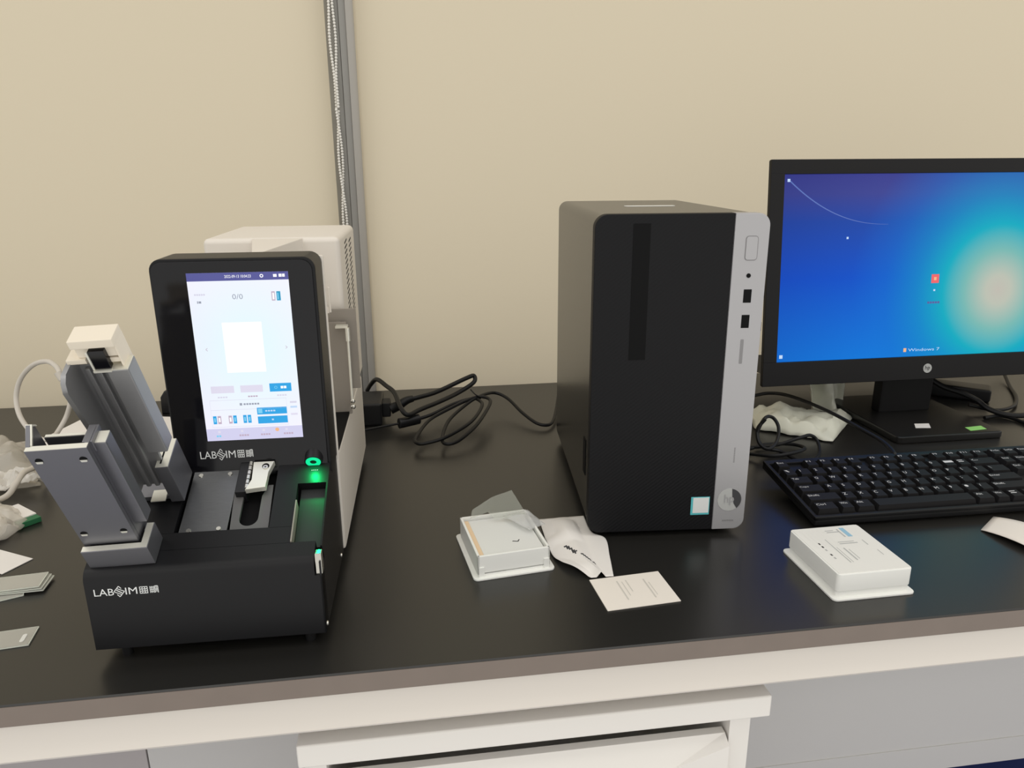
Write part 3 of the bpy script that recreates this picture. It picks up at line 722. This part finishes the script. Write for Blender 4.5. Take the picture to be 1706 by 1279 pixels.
b = MB('key_black'); b.F = KF
for r in range(5):
    for c in range(4):
        if r == 4 and c == 1: continue
        keymesh(b, .0065+(18.5+c)*U, keyrow(r+1), U*(2 if r == 4 and c == 0 else 1), '')
o = b.build('number_keys', kb, smooth=0); o['kind'] = 'stuff'

# ------------------------------------------------------------------ white boxes
def glass_box(name, label, loc, rz_, open_):
    t = thing(name, label, 'box', loc, rz_)
    Wd, Dp, H = .082, .0955, .0255
    b = MB('box_white')
    if not open_:
        b.prism(rrect(0, Wd, 0, Dp, .005, 5), 0, .0022, 'z', .0006); b.build('flange', t)
        b = MB('box_white'); b.prism(rrect(.0045, Wd-.0045, .0045, Dp-.0045, .004, 4), .002, .0125, 'z', .0005); b.prism(rrect(.0038, Wd-.0038, .0038, Dp-.0038, .004, 4), .0075, H, 'z', .0010); b.build('lid', t)
        b = MB('box_label'); b.box(.0055, Wd-.0055, .0055, Dp-.0055, H-.0002, H+.0003); lab = b.build('printed_label', t, smooth=0)
        b = MB('print_grey'); z = H+.0004
        def ln(x0, x1, y0, y1, m='print_grey'): b.m(m).quad((x0, y0, z), (x1, y0, z), (x1, y1, z), (x0, y1, z))
        for i in range(6): ln(.012+.0045*i, .0135+.0045*i, .052, .086, 'box_label')
        for i, y in enumerate((.030, .036, .045, .051, .057)): ln(.0165, .0182, y, y+.0032, 'print_dark' if i in (1, 3) else 'print_grey')
        ln(.027, .028, .022, .066); ln(.030, .0306, .022, .05); ln(.037, .0560, .055, .0565); ln(.037, .054, .0585, .0596); ln(.037, .050, .078, .0795); ln(.037, .046, .0815, .0828)
        ln(.054, .0590, .068, .0860, 'print_blue'); ln(.050, .0515, .068, .084); ln(.063, .0640, .05, .06)
        ln(.0355, .037, .025, .048); ln(.0395, .0402, .027, .045); ln(.066, .0668, .03, .04)
        b.build('print', lab, smooth=0)
    else:
        b.prism(rrect(0, Wd, 0, Dp, .005, 5), 0, .0022, 'z', .0006)
        b.build('flange', t)
        b = MB('box_white')
        x0, x1, y0, y1, w_ = .0045, Wd-.0045, .0045, Dp-.0045, .0028
        b.prism(rrect(x0, x1, y0, y1, .004, 4), .002, .006, 'z')
        b.box(x0, x1, y0, y0+w_, .004, .0240, .0008); b.box(x0, x1, y1-w_, y1, .004, .0240, .0008); b.box(x0, x0+w_, y0, y1, .004, .0240, .0008); b.box(x1-w_, x1, y0, y1, .004, .0240, .0008)
        for x in (x0+.001, x1-.0065): b.box(x, x+.0055, y0-.0012, y0, .002, .0125, .0004)
        b.build('tray', t)
    return t
b1 = glass_box('slide_cover_box', 'open white plastic box holding a cloudy stack of cover glasses', (-.0262, .1165, 0), math.radians(7.2), True)
b2 = glass_box('slide_cover_box', 'closed white plastic box with printed label, in front of the keyboard', (.2940, .0338, 0), math.radians(.8), False)
# glass stack lying in the open box
cs = thing('cover_glass_stack', 'cloudy stack of cover glasses with amber left edge inside the open white box', 'glass', (-.0262, .1165, 0), math.radians(7.2))
MB('glass_fill').box(.0125, .0735, .0095, .0865, .0061, .0205, .0005).build('glass_sheets', cs)
MB('orange_edge').box(.0076, .0124, .0105, .0855, .0061, .0212, .0004).build('amber_edge', cs)
b = MB('print_dark'); b.quad((.046, .031, .0207), (.052, .029, .0207), (.052, .0303, .0207), (.047, .0322, .0207)); b.quad((.052, .029, .0207), (.0545, .033, .0207), (.0535, .0334, .0207), (.0515, .0302, .0207)); b.build('pen_tick', cs, smooth=0)
# clear film standing out of the box
def fl(pts, name, mt, label, cat, solid=.0002, n=6):
    b = MB(mt)
    for q in pts: b.quad(*q)
    o = b.build(name, smooth=0, solid=solid); o.location = (0, 0, Z0); return tag(o, label, cat)
fl([((-.0225, .199, .0255), (-.0035, .203, .0300), (.0015, .2035, .0470), (-.0200, .201, .0348)),
    ((-.0035, .203, .0300), (.0360, .202, .0285), (.0220, .201, .0545), (.0015, .2035, .0470)),
    ((-.0035, .203, .0300), (.0030, .194, .0255), (.0375, .195, .0255), (.0360, .202, .0285))],
   'clear_film', 'film', 'clear plastic film standing up from the open white box', 'plastic film')
b = MB('film_milk')
def tf(u, v):
    a = Vector((.012, .2005, .0255)).lerp(Vector((.0400, .2080, .0270)), u); c = Vector((.0350, .1640, .0262)).lerp(Vector((.0555, .1860, .0200)), u)
    p = a.lerp(c, v); p.z += .0022*math.sin(math.pi*u)*math.sin(math.pi*v)+.0008*noise.noise((u*4, v*4, 2)); return p
b.grid(tf, 12, 10)
o = b.build('torn_film', solid=.0002); o.location.z = Z0
tag(o, 'cloudy torn film lying over the right rim of the open white box', 'plastic film')

# crumpled paper packet between box and tower
out = [(.0571, .2310), (.083, .2283), (.1065, .2300), (.1150, .1905), (.1125, .150), (.1072, .1045), (.0853, .1045), (.070, .122), (.060, .142), (.0555, .1643)]
b = MB('paper')
def pk(u, v):
    # left edge to right edge, u across, v front to back
    l = catmull([(.0853, .1045, 0), (.062, .1332, 0), (.0558, .1643, 0), (.0562, .200, 0), (.0571, .2320, 0)], 8); r_ = catmull([(.1075, .1040, 0), (.1135, .1400, 0), (.1190, .1780, 0), (.1080, .1950, 0), (.1085, .2330, 0)], 8)
    i = min(int(v*32), 31); f = v*32-i
    a = l[i].lerp(l[i+1], f); c = r_[i].lerp(r_[i+1], f); p = a.lerp(c, u)
    h = .0020+.009*max(0, noise.noise((p.x*30, p.y*30, 1.7)))*(1 if p.x < .092 else max(0, 1-(p.x-.092)/.008))*(1 if p.y < .225 else .4)+.006*max(0, 1-abs(u-.45)*5)*(1-v)
    if p.x > .096 and p.y > .17: h = min(h, .0022)
    return (p.x, p.y, h)
b.grid(pk, 36, 48); b.m('print_dark'); mk = b.mi
for f in b.bm.faces:
    c = f.calc_center_median()
    for (px_, py_, dx_, dy_, l_, w_) in ((.0775, .158, .38, -1, .010, .0017), (.0752, .163, .3, -1, .004, .0016), (.0905, .136, .6, -1, .010, .0009)):
        d_ = Vector((dx_, dy_)).normalized(); q_ = Vector((c.x-px_, c.y-py_))
        if abs(q_.dot(d_)) < l_ and abs(q_.x*d_.y-q_.y*d_.x) < w_*(1+.5*noise.noise((c.x*200, c.y*200, 0))): f.material_index = mk
o = b.build('paper_packet', solid=.0003); o.location.z = Z0
tag(o, 'crumpled white paper packet lying between the open box and the tower', 'paper')
# small printed card
cd = thing('printed_card', 'small cream printed card lying in front of the tower', 'card', (.0872, .0503, 0), math.radians(4.5))
MB('paper_cream').box(0, .0705, 0, .0525, .0002, .0012, .0003).build('card_stock', cd)
b = MB('print_pale'); z = .0014
for (x0, x1, y0, y1) in ((.024, .0252, .012, .044), (.0285, .0292, .018, .042), (.050, .0512, .010, .042), (.0535, .0541, .014, .036), (.033, .0338, .024, .044)): b.quad((x0, y0, z), (x1, y0, z), (x1, y1, z), (x0, y1, z))
b.build('print', cd, smooth=0)
# strip of paper at the right
b = MB('paper_cream'); b.grid(lambda u, v: (.5258+u*.022+v*.0369+u*v*.012, .1370-u*.082+v*.026+u*v*.012, .0008+.016*(u*(1-u))*1.2+.003*v*u), 12, 6)
o = b.build('paper_strip', solid=.0004); o.location.z = Z0; tag(o, 'cream strip of paper lying by the front edge right of the closed box', 'paper')

# ------------------------------------------------------------------ black power brick, cords
br = thing('power_adapter', 'black power adapter brick behind the machine with coiled cords', 'power adapter', (-.30, .582, 0), math.radians(-1))
b = MB('black_plastic'); b.box(0, .1745, 0, .070, 0, .0365, .004, 3); b.build('adapter_body', br)
MB('black_plastic').box(.1740, .187, .012, .040, .010, .0330, .002).build('inlet', br)
def cable(name, label, parts, cat='cable'):
    t = None
    b = MB('rubber')
    for (pts, r) in parts:
        b.tube([(x, y, max(z, r+.0003)) for x, y, z in pts], r, 10)
    o = b.build(name); o.location.z = Z0
    return tag(o, label, cat)
pc = thing('mains_lead', 'thick black power cord looping up out of the adapter', 'cable', (0, 0, 0))
cA = [(-.0927,0.6000,0.0322),(-0.0664,0.6100,0.0346),(-0.0381,0.6300,0.0360),(0.0104,0.6600,0.0473),(0.0242,0.6700,0.0479),(0.0226,0.6600,0.0395),(-0.0044,0.6400,0.0293),(-0.0378,0.6000,0.0280),(-0.0675,0.5700,0.0269),(-0.0858,0.5500,0.0260),(-0.0961,0.5600,0.0337),(-0.1061,0.6100,0.0435),(-0.1187,0.6400,0.0460),(-0.1347,0.6700,0.0492),(-0.1460,0.6900,0.0357),(-0.1555,0.7354,0.0120)]
MB('rubber').tube(cA, .0036, 12).build('cord', pc)
b = MB('rubber'); b.tube([(-.1130, .5955, .0215), (-.100, .598, .0262), (-.0880, .602, .0322), (-.0780, .606, .0338)], .0062, 12, taper=lambda t: 1.35-.5*t); b.build('plug', pc)
dc = thing('adapter_cord', 'thin black adapter cord coiled in two loops, running to the tower', 'cable', (0, 0, 0))
cB1 = [(-.1700, .5230, .0120), (-0.1562,0.5287,0.0120),(-0.1219,0.5442,0.0120),(-0.0981,0.5512,0.0130)]
cB2 = [(-0.0709,0.5631,0.0140),(-0.0496,0.5707,0.0180),(-0.0157,0.5946,0.0250),(0.0134,0.6022,0.0300),(0.0238,0.5911,0.0310),(0.0266,0.5632,0.0300),(0.0052,0.5083,0.0250),(-0.0320,0.4728,0.0170),(-0.0619,0.4646,0.0120),(-0.0744,0.4666,0.0120),(-0.0757,0.4830,0.0140),(-0.0551,0.5377,0.0200),(-0.0217,0.5714,0.0260),(0.0127,0.5928,0.0330),(0.0322,0.5991,0.0330),(0.0417,0.5819,0.0310),(0.0288,0.5401,0.0260),(0.0083,0.4957,0.0200),(-0.0183,0.4648,0.0120),(-0.0354,0.4607,0.0110),(-0.0385,0.4822,0.0130),(-0.0259,0.5330,0.0200),(0.0020,0.5794,0.0270),(0.0247,0.6003,0.0330),(0.0518,0.6285,0.0300),(0.0725,0.6149,0.0240),(0.0898,0.5689,0.0140),(0.1059,0.5354,0.0080),(0.1202,0.5278,0.0060),(0.1318,0.5398,0.0060),(0.1449,0.5780,0.0100),(0.1605,0.6362,0.0160)]
b = MB('rubber'); b.tube(cB1, .0018, 10); b.tube(cB2, .0026, 10); b.build('cord', dc)
b = MB('black_plastic'); b.tube([(-.1010, .5500, .0130), (-.0980, .5512, .0130), (-.0860, .5565, .0135), (-.0735, .5620, .0140), (-.0680, .5645, .0142)], .0078, 14, taper=lambda t: .45+.55*min(1, min(t, 1-t)*9)); b.build('ferrite', dc)
b = MB('rubber'); b.tube([(.0130, .6060, .0440), (.0190, .5990, .0385), (.0240, .5950, .0360), (.0290, .5960, .0330), (.0250, .6010, .0290)], .0010, 8); b.build('twist_tie', dc)
kc = cable('keyboard_cable', 'black keyboard cable running from the keyboard back to the tower', [([(.526, .292, .024), (0.5281,0.2960,0.0280),(0.5346,0.3296,0.0300),(0.5260,0.3712,0.0350),(0.5159,0.4146,0.0400),(0.5049,0.4606,0.0420),(0.4937,0.5110,0.0400),(0.4788,0.5393,0.0350),(0.4514,0.5438,0.0300), (.38, .55, .02), (.30, .53, .03)], .0026)])
cable('coiled_cable', 'tangle of thin black cable coiled beside the tower foot', [
    ([(0.3958,0.3839,0.0500),(0.3870,0.3860,0.0350),(0.3846,0.3729,0.0200),(0.3927,0.3621,0.0150),(0.4110,0.3756,0.0200),(0.4186,0.3883,0.0350),(0.4158,0.4003,0.0450),(0.3975,0.3880,0.0500),(0.3861,0.3832,0.0300),(0.3932,0.3765,0.0120),(0.4161,0.3725,0.0060),(0.4256,0.3414,0.0040), (.4330, .330, .004)], .0024),
    ([(0.3752,0.3984,0.0040),(0.4134,0.3853,0.0100),(0.4457,0.3817,0.0200),(0.4680,0.3901,0.0200),(0.4774,0.3862,0.0120),(0.4677,0.3627,0.0040),(0.4465,0.3405,0.0030)], .0024),
    ([(.37, .372, .006), (.395, .350, .010), (.425, .352, .012), (.450, .370, .010), (.440, .392, .008), (.405, .40, .006), (.38, .39, .005)], .0024)])
cable('video_cable', 'thick black video cable drooping behind the monitor stand', [([(.7250, .53, .110), (.7320, .53, .066), (.755, .515, .043), (.7830, .497, .0330), (.8050, .490, .022), (.815, .475, .012), (.835, .458, .007), (.865, .455, .006), (.905, .462, .006), (.95, .49, .006), (1.02, .53, .006)], .0042)])
cable('monitor_power_cord', 'thin black cord behind the monitor, curving up to the right', [([(.80, .50, .012), (.835, .485, .006), (.880, .50, .005), (.925, .545, .005), (.975, .62, .005), (1.02, .70, .03), (1.03, .74, .09)], .0028)])
cable('loose_cord', 'short black cord lying behind the right end of the keyboard', [([(.7977, .4615, .003), (.8314, .4648, .003), (.8400, .4307, .003), (.8373, .3806, .003), (.85, .35, .003)], .0028)])
# lamp of a small adapter on the desk behind the neck
pa = thing('power_strip', 'black power strip on the worktop behind the monitor stand with amber lamp', 'power strip', (.800, .585, 0), math.radians(-38))
b = MB('black_plastic'); b.box(-.05, .085, 0, .040, 0, .022, .004); b.build('strip_body', pa)
b = MB('amber_lamp'); b.box(-.018, -.004, -.0006, .002, .006, .016, .0005); b.build('lamp_switch', pa)

# white poly bags behind the tower
b = MB('bag_white')
def wb(u, v):
    l = Vector((.428, .470, 0)).lerp(Vector((.448, .560, 0)), v); r_ = Vector((.512, .405, 0)).lerp(Vector((.603, .500, 0)), v)
    p = l.lerp(r_, u)
    n_ = noise.noise((p.x*28, p.y*28, .3))+.6*noise.noise((p.x*70, p.y*70, 2.3))
    h = .012+.012*n_+.012*math.sin(math.pi*u)*math.sin(math.pi*v)
    e = min(u, 1-u, v, 1-v)*8
    return (p.x+.004*n_, p.y+.004*n_, max(.001, h*min(1, e+.15)))
b.grid(wb, 26, 22)
o = b.build('poly_bag', solid=.0003); o.location.z = Z0; tag(o, 'crumpled white poly bag lying flat behind the tower', 'bag')
b = MB('bag_white')
def wb2(u, v):
    x = .548+.072*u; y = .535+.018*math.sin(u*9)-.012*math.cos(u*4)
    n_ = noise.noise((x*60, v*3, .9)); m_ = noise.noise((x*140, v*6, 5.2))
    top = .060+.020*u
    return (x+.006*n_*v, y+.007*n_+.004*m_+.02*v, .001+v*top)
b.grid(wb2, 26, 12)
o = b.build('poly_bag', solid=.0003); o.location.z = Z0; tag(o, 'crumpled white poly bag standing up behind the monitor left of its stand', 'bag')

# ------------------------------------------------------------------ left end: bags, slides, papers
b = MB('bag')
def cb(u, v):
    c = Vector((-.690, .440, 0)); 
    p = Vector((-.75, .385, 0)).lerp(Vector((-.545, .418, 0)), u).lerp(Vector((-.76, .56, 0)).lerp(Vector((-.605, .560, 0)), u), v)
    n_ = noise.noise((p.x*25, p.y*25, 4.1))+.7*noise.noise((p.x*65, p.y*65, 1.3))
    e = min(1, min(u, 1-u, v, 1-v)*5+.1)
    ridge = max(0, 1-abs(v-.72+.5*u*.4)*3.2)
    h = (.020+.014*n_+.040*ridge*(1-u)**.6)*e
    return (p.x+.006*n_, p.y+.006*n_, max(.001, h))
b.grid(cb, 34, 28)
lb = b.build('plastic_bag', solid=.0002); lb.location.z = Z0; tag(lb, 'crinkled clear plastic bag at the left edge behind the grey cable', 'bag')
b = MB('bag_dense')
def cb2(u, v):
    a = math.radians(-20+50*v); r_ = .045*(.25+.75*u)
    x = -.6+.062*u; y = .412-.040*(1-u)*(1-v)+.024*v*(.4+.6*(1-u))
    n_ = noise.noise((x*90, y*90, 4.4))+.6*noise.noise((x*220, y*220, 7))
    return (x, y, max(.0015, .010+.014*math.sin(math.pi*v)+.010*n_*(.4+u)))
b.grid(cb2, 30, 20)
o = b.build('gathered_neck', lb, solid=.0003)
b = MB('cable_grey'); b.tube([(-.62, .350, .0045), (-.5900, .352, .006), (-.5650, .3540, .0120), (-0.5490,0.3540,0.0190),(-0.5414,0.3614,0.0300),(-0.5400,0.3784,0.0360),(-0.5370,0.4001,0.0340),(-0.5426,0.4344,0.0270),(-0.5447,0.4757,0.0180),(-0.5292,0.4914,0.0090),(-.50, .50, .0045), (-.45, .50, .0045)], .0034, 12)
o = b.build('grey_cable'); o.location.z = Z0; tag(o, 'light grey cable crossing over the crinkled bag at the left edge', 'cable')
b = MB('bag')
def cb3(u, v):
    a = math.pi*(1.25*u-.12); rr = .050*(.30+.70*v)
    p = Vector((-.556, .297, 0))+Vector((.046*math.cos(a-1.4)*(.2+.8*v), .046*math.sin(a-1.4)*(.2+.8*v), 0))
    n_ = noise.noise((p.x*60, p.y*60, 9.1))+.6*noise.noise((p.x*150, p.y*150, 3))
    return (p.x+.004*n_, p.y+.004*n_, max(.001, (.030*(1-v)**.7+.009*n_*(1-v*.5)+.003)))
b.grid(cb3, 36, 16)
o = b.build('plastic_bag', solid=.0002); o.location.z = Z0; tag(o, 'small clear plastic bag wrapped round a white plug near the left edge', 'bag')
wp = thing('white_plug', 'white rounded plug inside the small clear bag at the left edge', 'plug', (-.556, .292, 0), math.radians(20))
b = MB('white_case'); b.prism(rrect(-.034, .030, -.028, .020, .018, 6), .001, .016, 'z', .004, 3); b.build('plug_body', wp)
MB('cable_grey').tube([(.0, .018, .012), (.002, .035, .018), (-.004, .052, .016), (-.02, .062, .006)], .0028, 10).build('plug_lead', wp)
gc = thing('slide_label_card', 'small white card with green end beside the small clear bag', 'card', (-.548, .345, 0), math.radians(-42))
b = MB('paper'); b.box(0, .044, -.012, .012, .002, .0075, .0004); b.build('white_part', gc)
b = MB('green_card'); b.box(.0445, .0560, -.0115, .0115, .0005, .0065, .0004); b.build('green_end', gc)
# sheet and black adapter behind the hoppers
sh = thing('paper_stack', 'flat white stack of paper on the worktop behind the silver hoppers', 'paper', (-.5895, .5200, 0), math.radians(-14))
MB('paper').box(-.035, .20, .02, .160, .0003, .009, .001).build('sheets', sh)
ba = thing('black_adapter', 'black rounded adapter behind the left edge of the touch panel', 'power adapter', (-.455, .690, 0), math.radians(-8))
b = MB('black_plastic'); b.prism([(-.028, 0), (.06, 0), (.06, .046), (-.006, .044), (-.020, .038), (-.027, .028)], 0, .045, 'y', .003, 3); b.build('adapter_body', ba)
MB('rubber').tube([(.002, -.002, .044), (-.001, -.004, .030), (-.003, -.004, .012), (.01, -.008, .003), (.05, -.012, .003)], .0024, 10).build('lead', ba)
# glass slides
def slide(label, x, y, z, rz_, mark=None, frost=False, rx=0., group=None):
    t = thing('glass_slide', label, 'glass slide', (x, y, z), rz_, group)
    b = MB('slide'); b.box(-.075, 0, 0, .026, 0, .0011)
    b.m('slide_edge'); b.box(-.0752, 0.0002, -.0003, .0004, 0, .0011); b.box(-.0752, .0002, .0256, .0263, 0, .0011); b.box(-.0003, .0006, 0, .026, 0, .0011); b.box(-.0755, -.075, 0, .026, 0, .0011)
    b.build('glass', t, smooth=0)
    if mark: MB('box_label').prism(rrect(-.0085, -.0050, .005, .0165, .0017, 4), .0011, .0014, 'z').build('white_mark', t)
    if frost: MB('paper').box(-.075, -.050, .0005, .0255, .0011, .0015).build('frosted_end', t)
    return t
slide('single glass slide with white mark at its right end, nearest the front edge', -.4046, .0750, .0003, math.radians(7), mark=True)
zz = .0003
for k, (x, y, r_, lab) in enumerate((( -.4455, .1560, math.radians(22), 'lowest glass slide of the fanned stack at the left edge'),
                          (-.4295, .1595, math.radians(3), 'second lowest glass slide of the fanned stack at the left edge'),
                          (-.4310, .1598, math.radians(4.5), 'second highest glass slide of the fanned stack at the left edge'),
                          (-.4330, .1605, math.radians(6), 'topmost glass slide of the fanned stack at the left edge'))):
    slide(lab, x, y, zz, r_, group='fanned glass slides'); zz += .0018
lw = thing('white_label', 'white paper slip behind the fanned glass slides at the left edge', 'paper', (-.495, .222, 0), math.radians(-30))
MB('paper').box(-.06, .020, -.014, .018, .0003, .0009).build('slip', lw)

print('objects', len(bpy.data.objects))
